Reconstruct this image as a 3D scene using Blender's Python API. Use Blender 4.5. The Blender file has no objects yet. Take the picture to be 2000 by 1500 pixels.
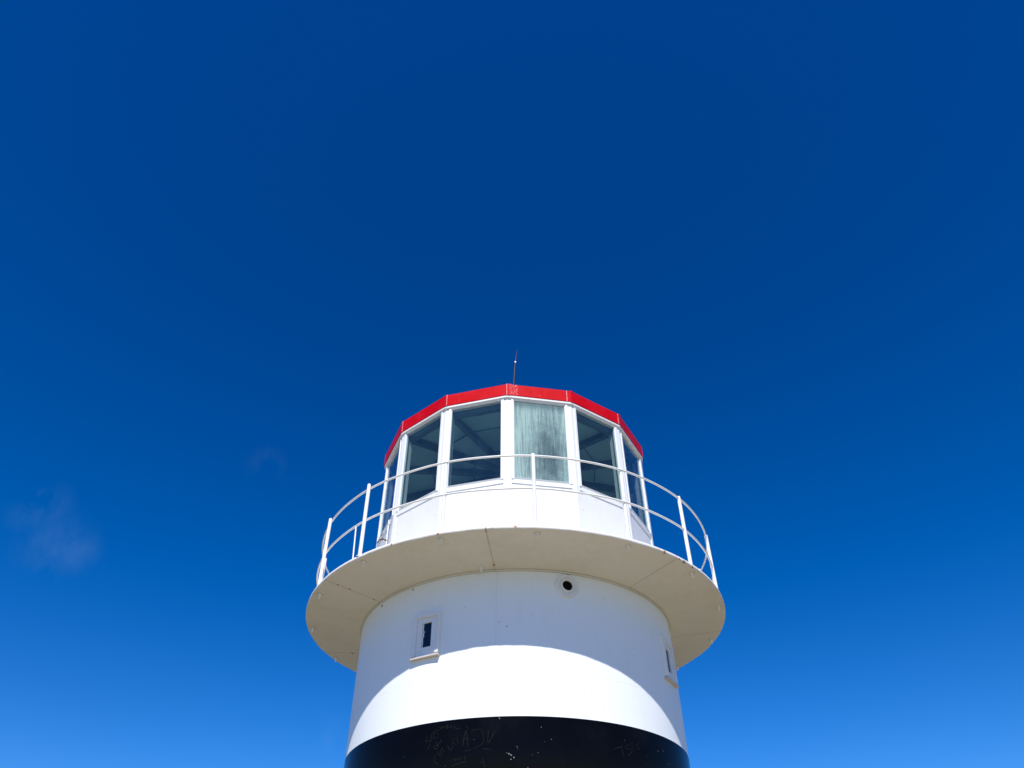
import bpy, math, random
from mathutils import Vector, Matrix
random.seed(7)
S = bpy.context.scene
COL = S.collection
PI = math.pi
def R(d): return math.radians(d)

# ------------------------------------------------------------------ camera
PITCH, ROLL = 0.7178, 0.0074
cam_d = bpy.data.cameras.new("camera"); cam = bpy.data.objects.new("camera", cam_d); COL.objects.link(cam)
cam_d.sensor_width = 36.0; cam_d.lens = 36.0 * 1442.79 / 2000.0
cam_d.clip_start = 0.05; cam_d.clip_end = 20000
xh = Vector((1, 0, 0)); uh = Vector((0, -math.sin(PITCH), math.cos(PITCH))); fw = Vector((0, math.cos(PITCH), math.sin(PITCH)))
cr, sr = math.cos(ROLL), math.sin(ROLL)
cx = xh * cr - uh * sr; cy = xh * sr + uh * cr
M = Matrix((cx, cy, -fw)).transposed().to_4x4()
M.translation = Vector((-0.0226, -9.1256, 1.6))
cam.matrix_world = M
S.camera = cam

# ------------------------------------------------------------------ sky, sun, exposure
SUN_AZ, SUN_EL = R(-4), R(53)          # azimuth from -Y (towards the viewer), + = to the right
sdir = Vector((math.sin(SUN_AZ) * math.cos(SUN_EL), -math.cos(SUN_AZ) * math.cos(SUN_EL), math.sin(SUN_EL)))
W = bpy.data.worlds.new("World"); S.world = W; W.use_nodes = True
nt = W.node_tree; nt.nodes.clear()
def wn(t, **k):
    n = nt.nodes.new(t)
    for a, b in k.items(): setattr(n, a, b)
    return n
sky = wn('ShaderNodeTexSky', sky_type='NISHITA', sun_disc=False)
sky.sun_elevation = SUN_EL; sky.sun_rotation = math.atan2(sdir.x, sdir.y)
sky.altitude = 0; sky.air_density = 1.0; sky.dust_density = 0.0; sky.ozone_density = 5.0
hsv = wn('ShaderNodeHueSaturation'); hsv.inputs['Saturation'].default_value = 1.06; hsv.inputs['Value'].default_value = .90
gam = wn('ShaderNodeGamma'); gam.inputs['Gamma'].default_value = 1.333
nt.links.new(sky.outputs[0], gam.inputs[0]); nt.links.new(gam.outputs[0], hsv.inputs['Color'])
# clear, dry air: less red and green left in the sky's blue
sep = wn('ShaderNodeSeparateColor'); nt.links.new(hsv.outputs[0], sep.inputs[0])
comb = wn('ShaderNodeCombineColor'); nt.links.new(sep.outputs[2], comb.inputs[2])
for ch, amt in ((0, -.135), (1, -.137)):
    q = wn('ShaderNodeMath', operation='MULTIPLY_ADD'); nt.links.new(sep.outputs[2], q.inputs[0]); q.inputs[1].default_value = amt; nt.links.new(sep.outputs[ch], q.inputs[2])
    q2 = wn('ShaderNodeMath', operation='MAXIMUM'); nt.links.new(q.outputs[0], q2.inputs[0]); q2.inputs[1].default_value = 0; nt.links.new(q2.outputs[0], comb.inputs[ch])
# thin shreds of high cloud at fixed directions of the sky
tc = wn('ShaderNodeTexCoord')
noi = wn('ShaderNodeTexNoise'); noi.inputs['Scale'].default_value = 14; noi.inputs['Detail'].default_value = 6; noi.inputs['Roughness'].default_value = .55
cmap = wn('ShaderNodeMapping'); cmap.inputs['Location'].default_value = (.31, .12, .2); cmap.inputs['Scale'].default_value = (1.25, 1.0, .75)
nt.links.new(tc.outputs['Generated'], cmap.inputs['Vector']); nt.links.new(cmap.outputs[0], noi.inputs['Vector'])
acc = None
for d, w, amp in (((-.515, .750, .412), .055, 1.0), ((-.535, .718, .447), .045, .9), ((-.315, .779, .543), .035, .6), ((-.214, .941, .264), .035, .8)):
    dn = wn('ShaderNodeVectorMath', operation='DISTANCE'); nt.links.new(tc.outputs['Generated'], dn.inputs[0]); dn.inputs[1].default_value = Vector(d).normalized()
    mr = wn('ShaderNodeMapRange', interpolation_type='SMOOTHSTEP'); nt.links.new(dn.outputs['Value'], mr.inputs['Value'])
    mr.inputs['From Min'].default_value = w; mr.inputs['From Max'].default_value = 0; mr.inputs['To Max'].default_value = amp
    if acc is None: acc = mr.outputs[0]
    else:
        m = wn('ShaderNodeMath', operation='MAXIMUM'); nt.links.new(acc, m.inputs[0]); nt.links.new(mr.outputs[0], m.inputs[1]); acc = m.outputs[0]
nr = wn('ShaderNodeMapRange'); nt.links.new(noi.outputs['Fac'], nr.inputs['Value']); nr.inputs['From Min'].default_value = .46; nr.inputs['From Max'].default_value = .72; nr.inputs['To Max'].default_value = .135
mm = wn('ShaderNodeMath', operation='MULTIPLY'); nt.links.new(acc, mm.inputs[0]); nt.links.new(nr.outputs[0], mm.inputs[1])
cmix = wn('ShaderNodeMix', data_type='RGBA'); nt.links.new(mm.outputs[0], cmix.inputs['Factor']); nt.links.new(comb.outputs[0], cmix.inputs['A']); cmix.inputs['B'].default_value = (3.4, 5.4, 8, 1)
bg = wn('ShaderNodeBackground'); bg.inputs['Strength'].default_value = 0.06
out = wn('ShaderNodeOutputWorld')
nt.links.new(cmix.outputs['Result'], bg.inputs['Color']); nt.links.new(bg.outputs[0], out.inputs[0])
sd = bpy.data.lights.new("sun", 'SUN'); sd.energy = 3.9; sd.angle = R(.53); sd.color = (1, .96, .9)
so = bpy.data.objects.new("sun", sd); COL.objects.link(so); so.rotation_euler = sdir.to_track_quat('Z', 'Y').to_euler(); so.location = (-3, -20, 25)
S.view_settings.view_transform = 'Standard'; S.view_settings.look = 'None'; S.view_settings.exposure = 0.6; S.view_settings.gamma = 1
S.cycles.max_bounces = 10; S.cycles.transparent_max_bounces = 16

# ------------------------------------------------------------------ node helper for materials
class NM:
    def __init__(s, name):
        s.m = bpy.data.materials.new(name); s.m.use_nodes = True; s.t = s.m.node_tree; s.t.nodes.clear()
        s.o = s.n('ShaderNodeOutputMaterial')
    def n(s, t, ins=None, **k):
        q = s.t.nodes.new(t)
        for a, b in k.items(): setattr(q, a, b)
        for a, b in (ins or {}).items(): s.put(q.inputs[a], b)
        return q
    def put(s, sock, v):
        if hasattr(v, 'is_output') : s.t.links.new(v, sock)
        else:
            if isinstance(v, tuple) and len(v) == 3 and sock.type == 'RGBA': v = (*v, 1)
            sock.default_value = v
    def coord(s, kind='Object', scale=(1, 1, 1)):
        c = s.n('ShaderNodeTexCoord').outputs[kind]
        return s.n('ShaderNodeMapping', {'Vector': c, 'Scale': scale}).outputs[0]
    def math(s, op, a, b=0.0, c=0.0, clamp=False):
        q = s.n('ShaderNodeMath', {0: a, 1: b, 2: c}, operation=op); q.use_clamp = clamp; return q.outputs[0]
    def noise(s, vec, scale, detail=4, rough=.55, dist=0):
        return s.n('ShaderNodeTexNoise', {'Vector': vec, 'Scale': scale, 'Detail': detail, 'Roughness': rough, 'Distortion': dist}).outputs['Fac']
    def ramp(s, v, a, b, lo=0.0, hi=1.0, smooth=True):
        return s.n('ShaderNodeMapRange', {'Value': v, 'From Min': a, 'From Max': b, 'To Min': lo, 'To Max': hi}, interpolation_type='SMOOTHSTEP' if smooth else 'LINEAR').outputs[0]
    def mix(s, f, a, b):
        return s.n('ShaderNodeMix', {'Factor': f, 'A': a, 'B': b}, data_type='RGBA').outputs['Result']
    def bump(s, h, strength=.2, dist=.01):
        return s.n('ShaderNodeBump', {'Height': h, 'Strength': strength, 'Distance': dist}).outputs[0]
    def bsdf(s, col, rough=.5, normal=None, spec=.5, metal=0.0):
        ins = {'Base Color': col, 'Roughness': rough, 'Specular IOR Level': spec, 'Metallic': metal}
        if normal is not None: ins['Normal'] = normal
        b = s.n('ShaderNodeBsdfPrincipled', ins)
        s.t.links.new(b.outputs[0], s.o.inputs[0]); return b
    def azim(s, vec):           # azimuth in radians measured like the builder's (0 = towards -Y)
        x = s.n('ShaderNodeSeparateXYZ', {'Vector': vec})
        return s.math('ARCTAN2', x.outputs[0], s.math('MULTIPLY', x.outputs[1], -1.0)), x
RUST = (.22, .085, .018)

def mat_paint(name, col=(.8, .8, .79), rough=.42, dirt=.06, orange=.05):
    k = NM(name); v = k.coord(); vs = k.coord(scale=(7, 7, .8))
    a = k.noise(v, 3.0, 5); st = k.noise(vs, 2.0, 5, .6)
    f = k.math('ADD', k.math('MULTIPLY', a, .5), k.math('MULTIPLY', st, .5))
    dark = tuple(c * (1 - dirt * 3) * w for c, w in zip(col, (1, .985, .95)))
    c = k.mix(k.ramp(f, .5, .75), col, dark)
    fine = k.noise(v, 160, 3)
    k.bsdf(c, rough, k.bump(k.math('ADD', fine, k.math('MULTIPLY', k.noise(v, 9, 3), 1.2)), orange, .004)); return k.m
def mat_plain(name, col, rough=.5, spec=.5, metal=0.0, var=.12, scale=20):
    k = NM(name); a = k.noise(k.coord(), scale, 4)
    c = k.mix(a, tuple(x * (1 - var) for x in col), tuple(min(1, x * (1 + var)) for x in col))
    k.bsdf(c, rough, k.bump(k.noise(k.coord(), 120, 2), .05, .003), spec, metal); return k.m

def line_mask(k, az, radius, angs, half):       # thin radial / vertical seams at given azimuths
    acc = None
    for a in angs:
        d = k.math('MULTIPLY', k.math('ABSOLUTE', k.math('SUBTRACT', az, R(a))), radius)
        m = k.ramp(d, half, half * .3)
        acc = m if acc is None else k.math('MAXIMUM', acc, m)
    return acc
def spot_mask(k, vec, pts):                     # rust spots: (point, size)
    acc = None
    wob = k.noise(vec, 60, 3)
    for p, s_ in pts:
        d = k.n('ShaderNodeVectorMath', {0: vec, 1: p}, operation='DISTANCE').outputs['Value']
        d = k.math('ADD', d, k.math('MULTIPLY', k.math('SUBTRACT', wob, .5), s_ * 1.6))
        m = k.ramp(d, s_, s_ * .4)
        acc = m if acc is None else k.math('MAXIMUM', acc, m)
    return acc
def P(az, r, z): return (r * math.sin(R(az)), -r * math.cos(R(az)), z)

def mat_tower():
    k = NM("white_tower_paint"); v = k.coord(); az, x = k.azim(v)
    vs = k.coord(scale=(6, 6, .5))
    f = k.math('ADD', k.math('MULTIPLY', k.noise(v, 2.2, 5), .5), k.math('MULTIPLY', k.noise(vs, 2.5, 5, .6), .5))
    c = k.mix(k.ramp(f, .48, .72), (.84, .875, .885), (.81, .84, .845))
    seam = line_mask(k, az, 1.91, (-6.1, -100, 100), .004)
    hz = k.ramp(k.math('ABSOLUTE', k.math('SUBTRACT', k.math('ADD', x.outputs[2], k.math('MULTIPLY', k.noise(v, 3, 2), .02)), 4.21)), .0035, .001)
    hz = k.math('MULTIPLY', hz, k.ramp(k.noise(v, 5, 4), .42, .6))
    c = k.mix(k.math('MULTIPLY', seam, .25), c, (.4, .38, .33))
    c = k.mix(k.math('MULTIPLY', hz, .35), c, (.4, .38, .33))
    sp = k.ramp(k.noise(v, 34, 2, .4), .755, .785)
    c = k.mix(k.math('MULTIPLY', sp, .6), c, (.35, .3, .24))
    rs = spot_mask(k, v, [(P(-2.77, 1.912, 4.66), .010), (P(-5.1, 1.912, 4.705), .007), (P(-36, 1.91, 5.235), .014), (P(-52.4, 1.91, 5.225), .02), (P(72.8, 1.91, 5.22), .018), (P(77.6, 1.91, 5.195), .014), (P(17.1, 1.91, 5.262), .016), (P(-20, 1.912, 4.15), .006)])
    c = k.mix(rs, c, RUST)
    h = k.math('ADD', k.noise(v, 130, 3), k.math('ADD', k.math('MULTIPLY', k.noise(v, 6, 3), 2.0), k.math('MULTIPLY', k.math('ADD', seam, hz), 1.2)))
    k.bsdf(c, .45, k.bump(h, .09, .005)); return k.m
def mat_deck():
    k = NM("white_deck_paint"); v = k.coord(); az, x = k.azim(v)
    f = k.math('ADD', k.math('MULTIPLY', k.noise(v, 1.6, 5), .55), k.math('MULTIPLY', k.noise(v, 9, 5, .65), .45))
    c = k.mix(k.ramp(f, .44, .7), (.76, .74, .70), (.70, .675, .62))
    rad = k.math('SQRT', k.math('ADD', k.math('MULTIPLY', x.outputs[0], x.outputs[0]), k.math('MULTIPLY', x.outputs[1], x.outputs[1])))
    seam = line_mask(k, az, 2.3, (-102.8, -54.4, -6.6, 41.6, 89.5, 138, -150), .0085)
    c = k.mix(k.math('MULTIPLY', seam, .6), c, (.36, .29, .2))
    rn = k.ramp(k.noise(v, 11, 4, .6), .56, .70)
    strong = line_mask(k, az, 2.3, (-54.4, -6.6), .012)
    c = k.mix(k.math('MULTIPLY', strong, k.math('MULTIPLY', rn, .8)), c, RUST)
    edge = k.math('MULTIPLY', k.ramp(rad, 2.565, 2.6), k.ramp(k.noise(v, 14, 5, .7), .60, .70))
    c = k.mix(k.math('MULTIPLY', edge, .75), c, (.32, .14, .035))
    rs = spot_mask(k, v, [(P(37.4, 2.6, 5.39), .03), (P(42.5, 2.6, 5.385), .016), (P(44.5, 2.6, 5.385), .028), (P(47.9, 2.6, 5.38), .02), (P(-29.7, 2.6, 5.395), .02), (P(-17.6, 2.6, 5.39), .018), (P(0, 2.6, 5.4), .02), (P(-6.6, 2.57, 5.378), .018), (P(-6.6, 1.99, 5.304), .022), (P(-54.4, 2.45, 5.36), .02), (P(-54.2, 2.3, 5.342), .02), (P(-54.4, 1.99, 5.304), .02), (P(-103, 2.2, 5.33), .03)])
    c = k.mix(k.math('MULTIPLY', rs, .9), c, (.34, .14, .028))
    near = k.ramp(rad, 1.937, 1.934)
    for zz, w_ in ((5.2835, .005), (5.263, .004)):
        c = k.mix(k.math('MULTIPLY', near, k.ramp(k.math('ABSOLUTE', k.math('SUBTRACT', x.outputs[2], zz)), w_, w_ * .3, 0, .6)), c, (.30, .25, .16))
    halo = None
    for i in range(16):
        d = k.n('ShaderNodeVectorMath', {0: v, 1: P(5.1 + 22.5 * i, 2.53, 5.375)}, operation='DISTANCE').outputs['Value']
        m = k.ramp(d, .055, .015); halo = m if halo is None else k.math('MAXIMUM', halo, m)
    c = k.mix(k.math('MULTIPLY', halo, k.ramp(k.noise(v, 40, 3), .3, .7, .15, .6)), c, (.38, .33, .26))
    h = k.math('ADD', k.noise(v, 110, 3), k.math('ADD', k.math('MULTIPLY', k.noise(v, 7, 4), 2.5), k.math('MULTIPLY', seam, -2)))
    k.bsdf(c, .55, k.bump(h, .12, .006)); return k.m
def mat_black():
    k = NM("black_gloss_paint"); v = k.coord()
    sp = k.ramp(k.noise(v, 42, 2, .4), .79, .81)
    gr = k.ramp(k.noise(v, 2.3, 5, .6), .5, .8)
    c = k.mix(gr, (.0022, .0022, .0028), (.005, .005, .006))
    c = k.mix(k.math('MULTIPLY', sp, .35), c, (.12, .12, .12))
    chips = [(-2.25, 3.472), (-1.9, 3.465), (-1.7, 3.461), (-1.56, 3.457), (-1.7, 3.425), (-.9, 3.44), (-2.8, 3.48), (-4.94, 3.782), (-4.8, 3.774), (-11.92, 3.606), (-9.76, 3.408), (4.12, 3.463), (5.67, 3.481), (2.81, 3.357), (32.31, 3.658), (33.27, 3.532), (46.06, 3.637), (48.83, 3.654), (51.17, 3.553), (6.72, 3.7), (9.47, 3.597), (.0, 3.53), (.12, 3.514)]
    cm = spot_mask(k, v, [(P(a_, 1.911, z_), .0058 if abs(a_ + 1.7) < .9 else .0034) for a_, z_ in chips])
    c = k.mix(k.math('MULTIPLY', cm, .8), c, (.38, .40, .40))
    k.bsdf(c, k.ramp(k.noise(v, 5, 4), .3, .7, .16, .26), k.bump(k.math('ADD', k.noise(v, 60, 3), k.math('MULTIPLY', k.noise(v, 5, 3), 3)), .05, .005), .085); return k.m
def mat_red():
    k = NM("red_gloss_paint"); v = k.coord()
    f = k.noise(v, 5, 5, .6)
    c = k.mix(k.ramp(f, .35, .7), (.54, .0012, .003), (.60, .006, .012))
    az, x = k.azim(v)
    worn = line_mask(k, az, 1.9, (-1.15, -.1, .9), .03)
    fl = k.math('MULTIPLY', worn, k.ramp(k.noise(v, 70, 4, .7), .5, .62))
    c = k.mix(k.math('MULTIPLY', fl, .6), c, (.8, .45, .45))
    lap = line_mask(k, az, 1.9, [math.degrees(-.4936 + i_ * 2 * PI / 14) + o_ for i_, o_ in ((-1, .7), (0, .75), (1, -.15), (2, -1.7), (3, -.8))], .0055)
    c = k.mix(k.math('MULTIPLY', lap, k.ramp(k.noise(v, 30, 4, .7), .38, .55, .15, .85)), c, (.82, .62, .60))
    ch = k.ramp(k.noise(v, 60, 2, .4), .74, .77)
    c = k.mix(k.math('MULTIPLY', ch, .6), c, (.75, .4, .4))
    k.bsdf(c, .35, k.bump(k.math('ADD', k.noise(v, 90, 2), k.math('MULTIPLY', k.noise(v, 8, 2), 2)), .06, .004), .12); return k.m
def mat_glass(film=False):
    k = NM("streaky_glass" if film else "lantern_glass")
    fac = k.n('ShaderNodeLayerWeight', {'Blend': .5}).outputs['Facing']
    sch = k.math('ADD', k.math('MULTIPLY', k.math('POWER', fac, 5.0), .9), .045, clamp=True)
    tr = k.n('ShaderNodeBsdfTransparent', {'Color': (.87, .94, .94)})
    gl = k.n('ShaderNodeBsdfGlossy', {'Color': (1, 1, 1), 'Roughness': .015, 'Normal': k.bump(k.noise(k.coord(), 2.2, 2), .02, .01)})
    vz = k.coord(scale=(14, 14, 1.6))          # dried salt on the panes
    hz = k.math('MULTIPLY', k.ramp(k.math('ADD', k.math('MULTIPLY', k.noise(vz, 1.6, 4), .5), k.math('MULTIPLY', k.noise(k.coord(), 3.5, 5), .5)), .38, .66, .25, 1.0), .015)
    body = k.n('ShaderNodeMixShader', {0: hz, 1: tr.outputs[0], 2: k.n('ShaderNodeBsdfDiffuse', {'Color': (.38, .70, .72)}).outputs[0]}).outputs[0]
    if film:
        v = k.coord(); x = k.n('ShaderNodeSeparateXYZ', {'Vector': v})
        sv = k.coord(scale=(30, 1, 1.3)); s1 = k.noise(sv, 2.0, 5, .6, .4)
        s2 = k.noise(k.coord(scale=(95, 1, 1.1)), 1.2, 3, .5, .6)
        d = k.n('ShaderNodeVectorMath', {0: v, 1: (.10, 0, .36)}, operation='SUBTRACT').outputs[0]
        d = k.n('ShaderNodeVectorMath', {0: d, 1: (4.2, 0, 1.6)}, operation='MULTIPLY').outputs[0]
        dl = k.n('ShaderNodeVectorMath', {0: d}, operation='LENGTH').outputs['Value']
        clear = k.ramp(k.math('ADD', dl, k.math('MULTIPLY', k.math('SUBTRACT', k.noise(v, 9, 4), .5), 1.0)), 1.45, .2)
        topf = k.ramp(x.outputs[2], 1.16, 1.0)
        op = k.math('MULTIPLY', k.ramp(s1, .3, .62, .5, 1.0), k.ramp(s2, .36, .44, .45, 1.0))
        op = k.math('MULTIPLY', op, k.math('SUBTRACT', 1.0, k.math('MULTIPLY', clear, .74)))
        op = k.math('MULTIPLY', op, k.math('ADD', .35, k.math('MULTIPLY', topf, .65)))
        op = k.math('MULTIPLY', op, .46)
        df = k.n('ShaderNodeBsdfDiffuse', {'Color': (.60, .79, .72)})
        body = k.n('ShaderNodeMixShader', {0: op, 1: body, 2: df.outputs[0]}).outputs[0]
    mx = k.n('ShaderNodeMixShader', {0: sch, 1: body, 2: gl.outputs[0]})
    k.t.links.new(mx.outputs[0], k.o.inputs[0]); return k.m
def mat_ground():
    k = NM("sandy_ground"); v = k.coord()
    c = k.mix(k.ramp(k.noise(v, .25, 6, .6), .4, .65), (.15, .118, .062), (.10, .088, .045))
    c = k.mix(k.ramp(k.noise(v, 7, 5, .7), .5, .7), c, (.18, .145, .085))
    k.bsdf(c, .9, k.bump(k.noise(v, 25, 5, .7), .5, .03), .2); return k.m
def mat_bounce_paving():
    k = NM("bounce_paving"); v = k.coord()  # warm tone set for the light it throws up under the gallery
    c = k.mix(k.ramp(k.noise(v, 1.3, 6, .6), .35, .7), (.335, .275, .155), (.275, .225, .125))
    k.bsdf(c, .85, k.bump(k.noise(v, 60, 4, .6), .25, .01), .3); return k.m

TOWER = mat_tower(); DECK = mat_deck(); BLACK = mat_black(); RED = mat_red()
WHITE = mat_paint("white_gloss_paint", (.80, .80, .79), .35, .03, .03)
PANEL = mat_paint("white_panel_paint", (.79, .79, .78), .4, .03, .02)
FRAME = mat_paint("white_frame_paint", (.80, .81, .81), .32, .02, .02)
RAILM = mat_paint("white_rail_paint", (.80, .80, .78), .4, .05, .06)
SILL = mat_paint("sill_paint", (.60, .54, .50), .5, .06, .05)
GLASS = mat_glass(); FILM = mat_glass(True)
GALV = mat_plain("galvanised_steel", (.86, .88, .90), .3, .5, .15)
SCREW = mat_plain("screw_grey", (.35, .35, .36), .45, .5, .3)
CEIL = mat_plain("grey_ceiling_paint", (.31, .50, .49), .8, .3, 0, .08, 4)
BEAM = mat_plain("dark_beam_paint", (.07, .11, .12), .6, .3)
FLOOR = mat_plain("dark_floor", (.24, .25, .25), .8, .3)
INSIDE = mat_plain("inner_wall", (.35, .36, .35), .7, .3)
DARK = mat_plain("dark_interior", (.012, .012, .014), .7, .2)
SPANE = mat_plain("dark_glass", (.006, .007, .009), .08, .5)
MAROON = mat_plain("maroon_paint", (.034, .002, .008), .5, .4)
BRASS = mat_plain("weathered_brass", (.16, .085, .06), .45, .5, .5)
SCRATCH = mat_plain("scratched_primer", (.012, .0135, .012), .8, .2, 0, .5, 40)
CHIP = mat_plain("chipped_primer", (.35, .36, .36), .7, .3, 0, .4, 60)
GROUND = mat_ground(); BOUNCE_PAVING = mat_bounce_paving()

# ------------------------------------------------------------------ mesh helpers
class MB:
    def __init__(s): s.v = []; s.f = []; s.mi = []; s.sm = []
    def add(s, vs, fs, mi=0, smooth=False):
        o = len(s.v); s.v += [tuple(p) for p in vs]
        for f in fs: s.f.append([i + o for i in f]); s.mi.append(mi); s.sm.append(smooth)
    def box(s, x0, x1, y0, y1, z0, z1, mi=0):
        s.add([(x0, y0, z0), (x1, y0, z0), (x1, y1, z0), (x0, y1, z0), (x0, y0, z1), (x1, y0, z1), (x1, y1, z1), (x0, y1, z1)],
              [(0, 3, 2, 1), (4, 5, 6, 7), (0, 1, 5, 4), (1, 2, 6, 5), (2, 3, 7, 6), (3, 0, 4, 7)], mi)
    def tube(s, pts, r, n=12, closed=False, cap=True, mi=0):
        pts = [Vector(p) for p in pts]; m = len(pts); rs = r if isinstance(r, (list, tuple)) else [r] * m
        vs = []; ref = None
        for i, p in enumerate(pts):
            if closed: t = pts[(i + 1) % m] - pts[i - 1]
            else: t = pts[min(i + 1, m - 1)] - pts[max(i - 1, 0)]
            t.normalize()
            if ref is None:
                ref = Vector((0, 0, 1)) if abs(t.z) < .9 else Vector((1, 0, 0))
            u = t.cross(ref).normalized(); w = u.cross(t).normalized(); ref = w if abs(t.dot(w)) < .9 else ref
            for j in range(n):
                a = 2 * PI * j / n; vs.append(p + (u * math.cos(a) + w * math.sin(a)) * rs[i])
        fs = []
        for i in range(m if closed else m - 1):
            for j in range(n):
                a = i * n + j; b = i * n + (j + 1) % n; c = ((i + 1) % m) * n + (j + 1) % n; d = ((i + 1) % m) * n + j
                fs.append((a, b, c, d))
        s.add(vs, fs, mi, True)
        if cap and not closed:
            s.add(vs[:n], [tuple(range(n))[::-1]], mi)
            s.add(vs[(m - 1) * n:], [tuple(range(n))], mi)
    def lathe(s, prof, n=64, a0=0.0, mi=0, smooth=False, closed=False):   # profile of (r, z) round the Z axis
        vs = []; m = len(prof)
        for i in range(n):
            a = a0 + 2 * PI * i / n
            for r, z in prof: vs.append((r * math.sin(a), -r * math.cos(a), z))
        fs = []
        for i in range(n):
            for j in range(m if closed else m - 1):
                jn = (j + 1) % m
                fs.append((i * m + j, ((i + 1) % n) * m + j, ((i + 1) % n) * m + jn, i * m + jn))
        s.add(vs, fs, mi, smooth)
    def build(s, name, mats, parent=None, bevel=0.0, seg=2):
        me = bpy.data.meshes.new(name); me.from_pydata(s.v, [], s.f)
        for m in (mats if isinstance(mats, (list, tuple)) else [mats]): me.materials.append(m)
        for p, mi, sm in zip(me.polygons, s.mi, s.sm): p.material_index = mi; p.use_smooth = sm
        me.update(); o = bpy.data.objects.new(name, me); COL.objects.link(o)
        if parent is not None: o.parent = parent
        if bevel:
            b = o.modifiers.new("bevel", 'BEVEL'); b.width = bevel; b.segments = seg; b.limit_method = 'ANGLE'; b.angle_limit = R(35)
        return o
def tag(o, label=None, cat=None, group=None, kind=None):
    for k, v in (('label', label), ('category', cat), ('group', group), ('kind', kind)):
        if v: o[k] = v
    return o
def dup(o, parent, rotz=None):
    c = o.copy(); COL.objects.link(c); c.parent = parent
    if rotz is not None: c.rotation_euler = (0, 0, rotz)
    return c

# ------------------------------------------------------------------ ground
g = MB(); g.add([(-9000, -9000, -.05), (9000, -9000, -.05), (9000, 9000, -.05), (-9000, 9000, -.05)], [(0, 1, 2, 3)])
tag(g.build("ground", GROUND), kind='structure')
g = MB(); g.lathe([(0, .0), (6.9, .0), (7, -.045)], 96); ap = tag(g.build("bounce_apron", BOUNCE_PAVING), kind='structure'); ap.location = (1.2, -5.2, 0)  # unseen disc added before the tower to bounce warm light under the deck

# ------------------------------------------------------------------ lighthouse: tower
LH = bpy.data.objects.new("lighthouse", None); COL.objects.link(LH)
tag(LH, "round white lighthouse with black band, railed gallery and glazed lantern under a red roof", "lighthouse")
RT, ZB, ZJ = 1.91, 3.796, 5.265
holes = [(-30.15, -26.7, 4.54, 4.797), (59.85, 63.3, 4.54, 4.797), (14.9, 18.1, 5.075, 5.175)]
azs = sorted(set([round(float(a), 3) for a in range(-180, 180)] + [h[0] for h in holes] + [h[1] for h in holes]))
zs = sorted(set([ZB, 4.0, 4.25, 4.4, ZJ] + [h[2] for h in holes] + [h[3] for h in holes]))
g = MB(); n = len(azs); vs = [P(a, RT, z) for z in zs for a in azs]; fs = []
for j in range(len(zs) - 1):
    for i in range(n):
        a0 = azs[i]; a1 = azs[(i + 1) % n] if i < n - 1 else 180.0
        am = (a0 + a1) / 2; zm = (zs[j] + zs[j + 1]) / 2
        if any(h[0] < am < h[1] and h[2] < zm < h[3] for h in holes): continue
        i2 = (i + 1) % n
        fs.append((j * n + i, j * n + i2, (j + 1) * n + i2, (j + 1) * n + i))
g.add(vs, fs, 0, True)
g.lathe([(1.909, ZJ), (1.86, ZJ + .12), (1.80, ZJ + .12)], 180, 0, 0, True)
g.build("tower_wall", TOWER, LH)
g = MB(); g.lathe([(RT + .0005, ZB - .0), (RT + .0012, ZB - .004), (RT + .0012, 2.0), (RT, 2.0)], 360, 0, 0, True)
band = g.build("black_band", BLACK, LH)
g = MB(); g.lathe([(RT, 2.0), (RT, .12), (RT + .06, .12), (RT + .06, 0)], 240, 0, 0, True)
g.build("lower_wall", TOWER, LH)
# moulding where wall meets gallery
g = MB(); g.lathe([(1.907, 5.262), (1.918, 5.263), (1.922, 5.271), (1.918, 5.281), (1.928, 5.286), (1.935, 5.302), (1.90, 5.305)], 240, 0, 0, True)
g.build("cove_moulding", DECK, LH)
# gallery deck: thin slab, slightly ragged painted edge
g = MB(); N = 480; prof = [(1.90, 5.292), (1.93, 5.297), (2.3, 5.342), (2.594, 5.378), (2.6, 5.381), (2.602, 5.4), (2.599, 5.415), (2.592, 5.419), (1.2, 5.419)]
vs = []; m = len(prof); drip = 0
for i in range(N):
    a = 360.0 * i / N
    drip = .75 * drip + random.uniform(-.0022, .0022) + (random.random() < .03) * -.005
    for j, (r, z) in enumerate(prof):
        dz = drip if j in (3, 4) else 0
        vs.append(P(a, r + (random.uniform(-.001, .001) if j in (4, 5) else 0), z + dz))
fs = [(i * m + j, ((i + 1) % N) * m + j, ((i + 1) % N) * m + j + 1, i * m + j + 1) for i in range(N) for j in range(m - 1)]
g.add(vs, fs, 0, True)
deck = g.build("gallery_deck", DECK, LH)
# bolts under the deck, one below each rail post
POSTS = [5.1 + 22.5 * i for i in range(16)]
g = MB(); g.lathe([(0, .0), (.021, .0), (.021, -.012), (.011, -.013), (.011, -.05), (.006, -.056), (0, -.056)], 12, 0, 0, True)
bolt0 = None
for i, a in enumerate(POSTS):
    if bolt0 is None: b = bolt0 = g.build("bolt", GALV, deck)
    else: b = dup(bolt0, deck)
    b.location = P(a, 2.53, 5.370); b.rotation_euler = (R(random.uniform(-3, 3)), R(random.uniform(-3, 3)), a)
g = MB(); g.lathe([(.0, .0), (.017, .0), (.017, .09), (0.012, .09), (.012, .01), (0, .01)], 16, 0, 0, True)
o = g.build("drain_pipe", WHITE, LH); o.location = P(-10.6, 1.975, 5.242)

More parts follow.
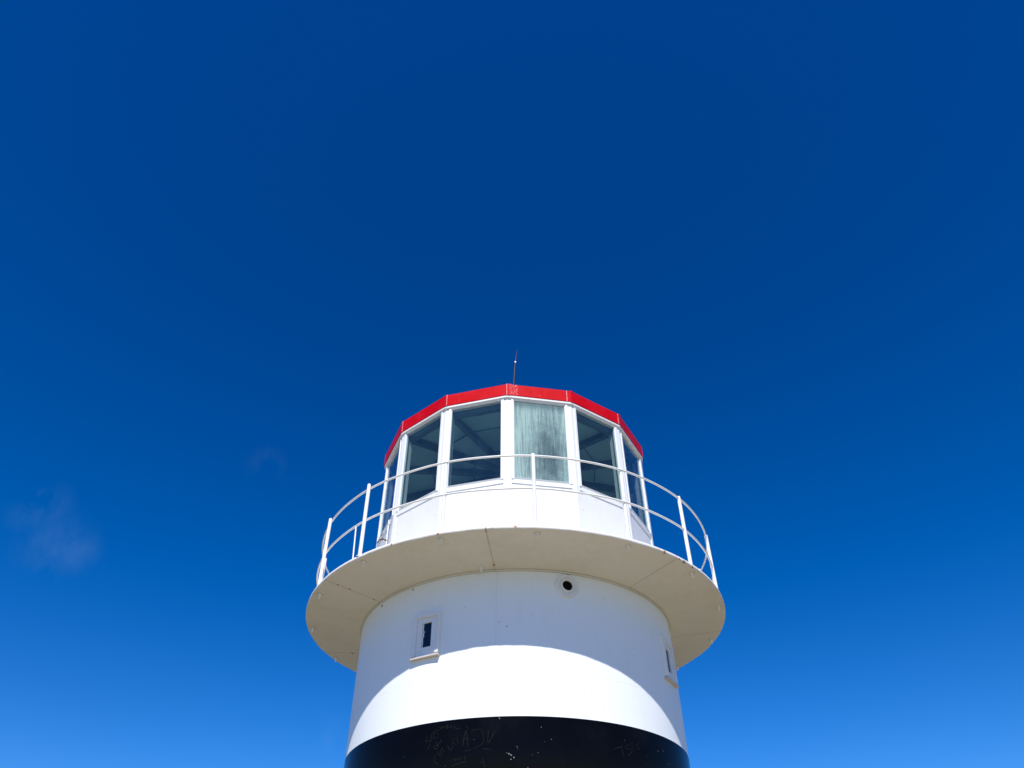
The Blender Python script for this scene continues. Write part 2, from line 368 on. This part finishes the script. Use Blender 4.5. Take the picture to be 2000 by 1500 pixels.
# ------------------------------------------------------------------ gallery railing
rail = bpy.data.objects.new("gallery_railing", None); COL.objects.link(rail); rail.parent = LH
RR = 2.547
g = MB(); g.tube([(0, 0, 5.416), (0, 0, 6.318), (0, 0, 6.330), (0, 0, 6.337), (0, 0, 6.341)], [.0205, .0205, .019, .0135, .004], 20)
g.lathe([(0, 5.424), (.034, 5.424), (.034, 5.419), (.034, 5.412)], 20)
p0 = None
for a in POSTS:
    if p0 is None: o = p0 = g.build("post", RAILM, rail)
    else: o = dup(p0, rail)
    o.location = P(a, RR, 0); o.rotation_euler = (R(random.uniform(-.3, .3)), R(random.uniform(-.3, .3)), R(a * 3))
for z, sag in ((6.305, .004), (5.885, .006)):
    pts = []
    for i in range(320):
        a = 360.0 * i / 320
        pts.append(P(a, RR + .003 * math.sin(R(a * 3 + 40)), z + sag * math.cos(R((a - 5.1) * 16)) * .5 + .003 * math.sin(R(a * 2))))
    g = MB(); g.tube(pts, .0116, 12, closed=True); g.build("handrail" if z > 6 else "middle_rail", RAILM, rail)
g = MB(); g.tube([P(-44.4, 2.53, 5.41), P(-44.7, RR, 5.885)], .008, 10); g.build("stay_rod", RAILM, rail)

# ------------------------------------------------------------------ lantern: fourteen sides
NS = 14; PHI0 = -.4936; ST = 2 * PI / NS; AP = 1.8145
HS = AP * math.tan(PI / NS)             # half a side
fa = lambda k: PHI0 + (k + .5) * ST
ca = lambda k: PHI0 + k * ST
front = lambda k: k in (-2, -1, 0, 1, 2, 3)
# lower wall panel (built facing -Y)
g = MB(); W2 = HS - .052
g.box(-W2, W2, -AP, -AP + .03, 5.47, 6.4105)
g.box(-HS + .004, HS - .004, -AP - .006, -AP + .04, 5.418, 5.468)          # skirting
g.box(-HS + .03, HS - .03, -AP + .045, -AP + .06, 5.43, 6.42, 2)           # inner lining
for zx in (5.56, 5.88, 6.16, 6.372):
    for xx in (-W2 + .035, -.1, .1, W2 - .035):
        if abs(xx) < .2 and zx < 6.3: continue
        g.box(xx - .0035, xx + .0035, -AP - .003, -AP + .001, zx - .0035, zx + .0035, 1)
panel0 = None
# window frame
def win_frame():
    g = MB(); y0, y1 = -AP - .020, -AP + .05
    zb, zt, wo, wi = 6.412, 7.712, HS - .044, .330
    g.box(-wo, -wi - .008, y0, y1, 6.468, zt); g.box(wi + .008, wo, y0, y1, 6.468, zt)
    g.box(-wo, wo, y0 + .010, y1, zb, 6.4675); g.box(-wi - .008, wi + .008, y0 + .001, y1, 7.680, zt)
    # glazing beads: sloping back to the glass
    for (xa, xb) in ((-wi - .008, -wi), (wi + .008, wi)):
        x0, x1 = min(xa, xb), max(xa, xb)
        g.box(x0, x1, y0 + .010, y1 - .004, 6.468, 7.680)
    yb = y0 + .010
    b0, b1 = 6.468, 6.492
    g.add([(-wi, yb - .006 + .016, b0), (wi, yb - .006 + .016, b0), (wi, yb - .006, b1), (-wi, yb - .006, b1), (-wi, y1 - .004, b0), (wi, y1 - .004, b0), (wi, y1 - .004, b1), (-wi, y1 - .004, b1)],
          [(0, 1, 2, 3), (3, 2, 6, 7), (4, 7, 6, 5), (0, 4, 5, 1), (0, 3, 7, 4), (1, 5, 6, 2)])
    g.box(-wi, wi, y0 + .010, y1 - .004, 7.670, 7.680)
    # dark gasket line and inner header
    g.box(-wi, -wi + .006, y1 - .03, y1 - .006, 6.49, 7.670, 1); g.box(wi - .006, wi, y1 - .03, y1 - .006, 6.49, 7.670, 1)
    g.box(-HS + .02, HS - .02, -AP + .052, -AP + .12, 7.60, 7.72, 1)
    g.box(-HS + .02, -wi + .0, -AP + .052, -AP + .10, 6.42, 7.60, 2); g.box(wi, HS - .02, -AP + .052, -AP + .10, 6.42, 7.60, 2)
    return g
def pane():
    g = MB(); g.box(-.328, .328, -AP - .003, -AP + .004, 0.0, 1.174); return g
# corner post
def corner():
    g = MB(); r0 = AP / math.cos(PI / NS)
    h = PI / NS; c, s = math.cos(h), math.sin(h)
    # outline in plan, symmetric about -Y: two wings following the faces
    wing = .050
    o0 = (0, -(r0 + .012)); L = lambda d, out: (d * c + out * s, -(r0 - d * s) - out * c)
    pts = [L(wing, .010), L(wing, -.03), L(.02, -.06)]
    pr = [(-x, y) for x, y in pts]
    poly = [o0] + pts + pr[::-1]
    n = len(poly); z0, z1 = 5.419, 7.714
    vs = [(x, y, z0) for x, y in poly] + [(x, y, z1) for x, y in poly]
    g.add(vs, [tuple(range(n))[::-1], tuple(range(n, 2 * n))] + [(i, (i + 1) % n, n + (i + 1) % n, n + i) for i in range(n)])
    return g
p0 = f0 = c0 = q0 = None
for k in range(-2, 12):
    if p0 is None:
        p0 = g.build("wall_panel", [PANEL, SCREW, INSIDE], LH); f0 = win_frame().build("window", [FRAME, BEAM, INSIDE], LH, .003)
        c0 = corner().build("corner_post", WHITE, LH, .003); q0 = pane().build("pane", GLASS, f0)
        q0.location.z = 6.494
        for o in (p0, f0): o.rotation_euler = (0, 0, fa(k))
        c0.rotation_euler = (0, 0, ca(k))
    else:
        dup(p0, LH, fa(k)); f = dup(f0, LH, fa(k)); dup(c0, LH, ca(k)); q = dup(q0, f)
        if k == 1:
            q.data = q0.data.copy(); q.data.materials[0] = FILM
            f['label'] = "window whose glass is clouded with pale streaks"
            q['label'] = "glass clouded with pale green vertical streaks"

# ------------------------------------------------------------------ roof
RF = 1.9026
def ring(prof, closed=False):
    g = MB(); g.lathe(prof, NS, PHI0, 0, False, closed); return g
roof = ring([(RF - .003, 7.906), (RF - .06, 7.925), (.25, 8.02), (0, 8.03)]).build("roof", RED, LH)
fas = MB(); fas.lathe([(RF - .02, 7.728), (RF - .002, 7.728), (RF + .001, 7.731), (RF + .001, 7.908), (RF - .004, 7.912), (RF - .03, 7.912)], NS, PHI0)
for k in range(-2, 12):                # lapped joints: one strip wraps each corner
    a = ca(k) ; rr = RF + .0045
    A = Vector(P(math.degrees(a), rr, 0)); nx = Vector(P(math.degrees(a + ST), rr, 0)); pv = Vector(P(math.degrees(a - ST), rr, 0))
    e1 = A + (nx - A).normalized() * (.035 if k != 1 else .05); e2 = A + (pv - A).normalized() * .012
    vs = []
    for q in (e2, A, e1):
        inn = q * ((rr - .006) / rr)
        vs += [(q.x, q.y, 7.7285), (q.x, q.y, 7.9135), (inn.x, inn.y, 7.7285), (inn.x, inn.y, 7.9135)]
    fas.add(vs, [(0, 4, 5, 1), (4, 8, 9, 5), (0, 1, 3, 2), (8, 10, 11, 9), (1, 5, 7, 3), (5, 9, 11, 7), (0, 2, 6, 4), (4, 6, 10, 8)])
fas.build("fascia", RED, roof)
ring([(1.80, 7.70), (RF - .006, 7.698), (RF - .006, 7.727), (1.80, 7.727)], True).build("fascia_trim", WHITE, roof, .002)
ring([(1.84, 7.725), (1.2, 7.765), (.9, 7.78), (.0, 7.84), ]).build("ceiling", CEIL, roof)
g = MB(); g.box(-.032, .032, -1.78, -.12, 0, .085)
for v_ in range(len(g.v)):
    x, y, z = g.v[v_]; g.v[v_] = (x, y, z + 7.635 + (1.78 + y) * .062)
b0 = None
for k in range(-2, 12):
    if b0 is None: b0 = g.build("ceiling_beam", BEAM, roof); b0.rotation_euler = (0, 0, ca(k))
    else: dup(b0, roof, ca(k))
for i, r in enumerate((.62, 1.22)):
    g = MB(); z = 7.725 + (1.84 - r) * .0625
    g.lathe([(r - .006, z - .012), (r + .006, z - .012), (r + .006, z + .012), (r - .006, z + .012)], NS, PHI0, closed=True)
    g.build("ceiling_batten", BEAM, roof)
g = MB(); g.lathe([(0, 7.70), (.15, 7.70), (.15, 7.84), (0, 7.84)], 24); g.build("ceiling_hub", BEAM, roof)
g = MB(); g.lathe([(0, 5.435), (1.78, 5.435), (1.78, 5.42)], 56); g.build("lantern_floor", FLOOR, LH)

# ------------------------------------------------------------------ small windows in the tower wall
def small_window(azc):
    g = MB()      # raised surround, built facing -Y, centre x=0
    w, zb, zt, ri = .164, 4.455, 4.894, .044
    yo, yi, yw = -1.948, -1.927, -1.885
    g.box(-w, -w + ri, yo, yw, zb, zt - ri); g.box(w - ri, w, yo, yw, zb, zt - ri); g.box(-w, w, yo, yw, zt - ri, zt)
    fr = g.build("small_window", WHITE, LH, .004); fr.rotation_euler = (0, 0, R(azc))
    g = MB(); ox, o0, o1 = .058, 4.540, 4.797; iw = w - ri
    g.box(-iw, -ox, yi, yw + .02, zb, zt - ri); g.box(ox, iw, yi, yw + .02, zb, zt - ri)
    g.box(-ox, ox, yi + .0005, yw + .02, zb, o0); g.box(-ox, ox, yi + .0005, yw + .02, o1, zt - ri)
    c = g.build("casement", FRAME, fr, .002)
    g = MB(); g.box(-ox, ox, yi + .018, yi + .024, o0, o1); g.build("pane", SPANE, fr)
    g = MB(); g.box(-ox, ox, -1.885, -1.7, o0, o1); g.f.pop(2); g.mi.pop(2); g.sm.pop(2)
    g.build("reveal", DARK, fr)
    g = MB()
    z0 = 4.448
    g.add([(-w - .004, -1.952, z0 - .022), (w + .004, -1.952, z0 - .022), (w + .004, -1.952, z0 - .004), (-w - .004, -1.952, z0 - .004),
           (-w - .004, yw, z0 - .022), (w + .004, yw, z0 - .022), (w + .004, yw, z0 + .012), (-w - .004, yw, z0 + .012)],
          [(0, 1, 2, 3), (3, 2, 6, 7), (4, 7, 6, 5), (0, 4, 5, 1), (0, 3, 7, 4), (1, 5, 6, 2)])
    g.build("sill", SILL, fr, .003)
    g = MB(); g.box(-ox + .012, -ox + .022, yi + .008, yi + .019, 4.655, 4.672); g.tube([(-ox + .017, yi + .010, 4.672), (-ox + .03, yi + .010, 4.715)], .003, 8)
    g.build("latch", GALV, fr)
small_window(-28.7); small_window(61.6)

# ------------------------------------------------------------------ round vent
g = MB()
g.lathe([(.128, -.01), (.128, .016), (.122, .022), (.098, .020), (.093, .013), (.076, .013), (.076, .032), (.070, .037), (.062, .036), (.056, .028), (.054, .014)], 48, 0, 0, True)
def face_out(o, az, z, r=RT):
    rot = Matrix.Rotation(R(az), 4, 'Z') @ Matrix.Rotation(R(90), 4, 'X')     # local +Z -> outwards (-Y turned by az)
    o.matrix_local = Matrix.Translation(P(az, r, z)) @ rot
v = g.build("round_vent", WHITE, LH); face_out(v, 16.45, 5.122)
g = MB(); g.lathe([(.0538, .015), (.0536, -.06), (0, -.06)], 48, 0, 0, True); g.build("vent_hole", DARK, v)

# ------------------------------------------------------------------ scratches on the black band
GR = {
'first_name': [[(-26.13,3.6772),(-26.57,3.6297),(-24.95,3.6426),(-25.21,3.5995),(-26.03,3.559)],[(-24.42,3.6503),(-25.03,3.6775),(-23.67,3.7167),(-22.24,3.716)],[(-22.69,3.6781),(-23.27,3.7002),(-24.15,3.6888),(-23.8,3.6528),(-22.65,3.6582)],[(-22.3,3.7462),(-21.81,3.7244),(-21.59,3.7485),(-21.12,3.7318),(-20.89,3.7459)],[(-19.86,3.7572),(-19.74,3.7318),(-20.34,3.7289),(-20.2,3.7509),(-19.86,3.7522)],[(-19.31,3.7353),(-18.62,3.728),(-18.83,3.7536)],[(-18.12,3.7413),(-17.24,3.7136),(-16.07,3.7126)],[(-14.44,3.7329),(-13.49,3.6934)]],
'ampersand': [[(-23.46,3.617),(-22.48,3.5745),(-23.32,3.5533),(-23.83,3.5843),(-22.69,3.5898),(-21.54,3.6295)]],
'second_name': [[(-23.22,3.5048),(-23.58,3.468),(-23.08,3.4378),(-22.18,3.4253)],[(-22.57,3.5313),(-21.52,3.4799)],[(-21.9,3.5434),(-21.04,3.4973)],[(-21.5,3.5613),(-20.48,3.5194)],[(-19.73,3.5747),(-18.64,3.528),(-18.03,3.5694)],[(-17.54,3.631),(-18.25,3.6039),(-17.03,3.5665)],[(-16.96,3.6341),(-16.4,3.584)]],
'initials': [[(-15.13,3.5565),(-14.39,3.6907),(-13.59,3.548)],[(-15.28,3.61),(-13.18,3.6193)],[(-12.1,3.6086),(-11.97,3.6045)],[(-12.59,3.6863),(-10.82,3.6898),(-9.86,3.6806),(-9.17,3.5967),(-9.47,3.5684),(-10.72,3.5467),(-11.81,3.5298)],[(-7.95,3.6724),(-7.9,3.5659),(-6.14,3.6748)],[(-14.84,3.5152),(-12.6,3.5195)],[(-9.44,3.523),(-7.26,3.5126)]],
'word': [[(-20.44,3.401),(-19.61,3.4078)],[(-18.99,3.4389),(-18.42,3.4419)],[(-17.84,3.4426),(-17.44,3.4509),(-17.1,3.4382),(-16.72,3.4584)],[(-16.37,3.4457),(-16.06,3.4543),(-15.8,3.4443),(-15.5,3.46),(-15.09,3.4519)],[(-14.63,3.4744),(-14.29,3.4547),(-14.43,3.4362)],[(-18.09,3.3918),(-16.01,3.4143),(-13.93,3.4234)],[(-9.39,3.4404),(-8.8,3.3653)]],
'tsfc': [[(28.21,3.5638),(31.36,3.6038)],[(30.7,3.596),(31.52,3.5067)],[(33.88,3.629),(32.37,3.6039),(32.76,3.5877),(34.26,3.5858),(34.55,3.5647),(32.98,3.5285)],[(34.5,3.6412),(35.46,3.5736)],[(34.51,3.6435),(35.74,3.6565)],[(37.71,3.6668),(36.84,3.6348),(37.12,3.609),(38.15,3.6098)],[(39.95,3.5515),(40.88,3.5633)],[(39.21,3.494),(40.01,3.4847),(40.87,3.5025)]]}
LAB = {'first_name': "mark of the scratched name near the top of the black band", 'ampersand': "ampersand scratched below the first name", 'second_name': "mark of the second scratched name on the left of the black band",
       'initials': "mark of the scratched letters A.JV on the black band", 'word': "mark of the small underlined word low on the black band", 'tsfc': "mark of the scratched letters TSF on the right of the black band"}
def smooth(pts):
    if len(pts) < 3: 
        (a, b), (c, d) = pts; return [(a + (c - a) * t / 6, b + (d - b) * t / 6) for t in range(7)]
    q = [pts[0]] + list(pts) + [pts[-1]]; res = []
    for i in range(1, len(q) - 2):
        for t in range(5):
            u = t / 5; 
            f = lambda d: .5 * (2 * q[i][d] + (q[i+1][d] - q[i-1][d]) * u + (2*q[i-1][d] - 5*q[i][d] + 4*q[i+1][d] - q[i+2][d]) * u*u + (3*q[i][d] - q[i-1][d] - 3*q[i+1][d] + q[i+2][d]) * u**3)
            res.append((f(0), f(1)))
    return res + [pts[-1]]
LETTERS = {'initials': [(0, 1), (2,), (3,), (4,), (5,), (6,)], 'tsfc': [(0, 1), (2,), (3, 4), (5,), (6,), (7,)]}
for key, strokes in GR.items():
    for grp in LETTERS.get(key, [(i,) for i in range(len(strokes))]):
        g = MB()
        for si in grp:
            pts = smooth(strokes[si]); w = random.uniform(.0013, .0022)
            vs = []
            for i, (a, z) in enumerate(pts):
                p = pts[max(0, i - 1)]; q = pts[min(len(pts) - 1, i + 1)]
                dx, dz = (q[0] - p[0]) * R(1) * RT, q[1] - p[1]; l = math.hypot(dx, dz) or 1; nx, nz = -dz / l, dx / l
                ww = w * random.uniform(.7, 1.15)
                for sgn in (1, -1):
                    vs.append(P(a + sgn * nx * ww / RT / R(1), RT + .0022, z + sgn * nz * ww))
            g.add(vs, [(2 * i, 2 * i + 1, 2 * i + 3, 2 * i + 2) for i in range(len(pts) - 1)])
        o = g.build("scratched_letter" if len(smooth(strokes[grp[0]])) > 7 or len(grp) > 1 else "scratch", SCRATCH, band)
        o['label'] = LAB[key]
# ------------------------------------------------------------------ whip aerial on the roof edge
an = bpy.data.objects.new("whip_aerial", None); COL.objects.link(an); an.location = (.0, -1.72, 7.925)
tag(an, "thin dark red whip aerial standing on the roof edge above the middle window", "aerial")
g = MB(); g.tube([(-.008, 0, -.01), (.0, 0, .13), (.016, 0, .43), (.025, 0, .53)], [.011, .011, .010, .0095], 12); g.build("mast", MAROON, an)
g = MB(); g.tube([(.0245, 0, .525), (.026, 0, .545)], [.0125, .0125], 12); g.build("collar", GALV, an)
g = MB(); g.tube([(.026, 0, .545), (.034, 0, .62), (.049, 0, .76)], [.009, .006, .0025], 10); g.build("tip", MAROON, an)
g = MB(); g.box(-.03, .03, -.02, .02, -.008, .004); g.tube([(.028, 0, .0), (.022, 0, .035), (.0, 0, .06)], .007, 8); g.build("bracket", MAROON, an, .002)

# ------------------------------------------------------------------ tap and its pipe on the lantern wall
tp = bpy.data.objects.new("water_tap", None); COL.objects.link(tp)
tag(tp, "small weathered brass tap on a thin white pipe beside the left lantern corner", "tap")
tp.location = (0, 0, 0); tp.rotation_euler = (0, 0, fa(-2))
yo = -AP - .045; xp = .275
g = MB(); g.tube([(xp - .02, yo + .02, 5.42), (xp - .02, yo + .02, 6.46)], .009, 10)
g.box(xp - .035, xp - .005, yo + .012, -AP + .001, 5.9, 5.915); g.box(xp - .035, xp - .005, yo + .012, -AP + .001, 6.40, 6.415)
g.build("pipe", WHITE, tp)
def tapf(g):            # brings the tap to its real, small size
    o = (xp - .02, yo + .02, 6.19)
    g.v = [tuple(o[i] + (p[i] - o[i]) * .8 for i in range(3)) for p in g.v]
g = MB(); zc = 6.19
g.tube([(xp - .02, yo + .02, zc - .03), (xp - .02, yo - .0, zc - .02), (xp - .03, yo - .02, zc), (xp - .085, yo - .05, zc + .012)], [.013, .014, .011, .012], 12)
g.tube([(xp - .085, yo - .05, zc + .012), (xp - .125, yo - .075, zc + .014), (xp - .145, yo - .085, zc + .0), (xp - .15, yo - .088, zc - .022)], [.012, .010, .009, .010], 12)
g.tube([(xp - .085, yo - .05, zc + .012), (xp - .085, yo - .05, zc + .05), (xp - .085, yo - .05, zc + .06)], [.013, .010, .006], 12)
tapf(g); g.build("tap_body", BRASS, tp)
g = MB(); g.tube([(xp - .085, yo - .05, zc + .05), (xp - .085, yo - .05, zc + .098)], .004, 8)
g.tube([(xp - .122, yo - .06, zc + .10), (xp - .048, yo - .04, zc + .098)], .0055, 8); tapf(g); g.build("handle", BRASS, tp)
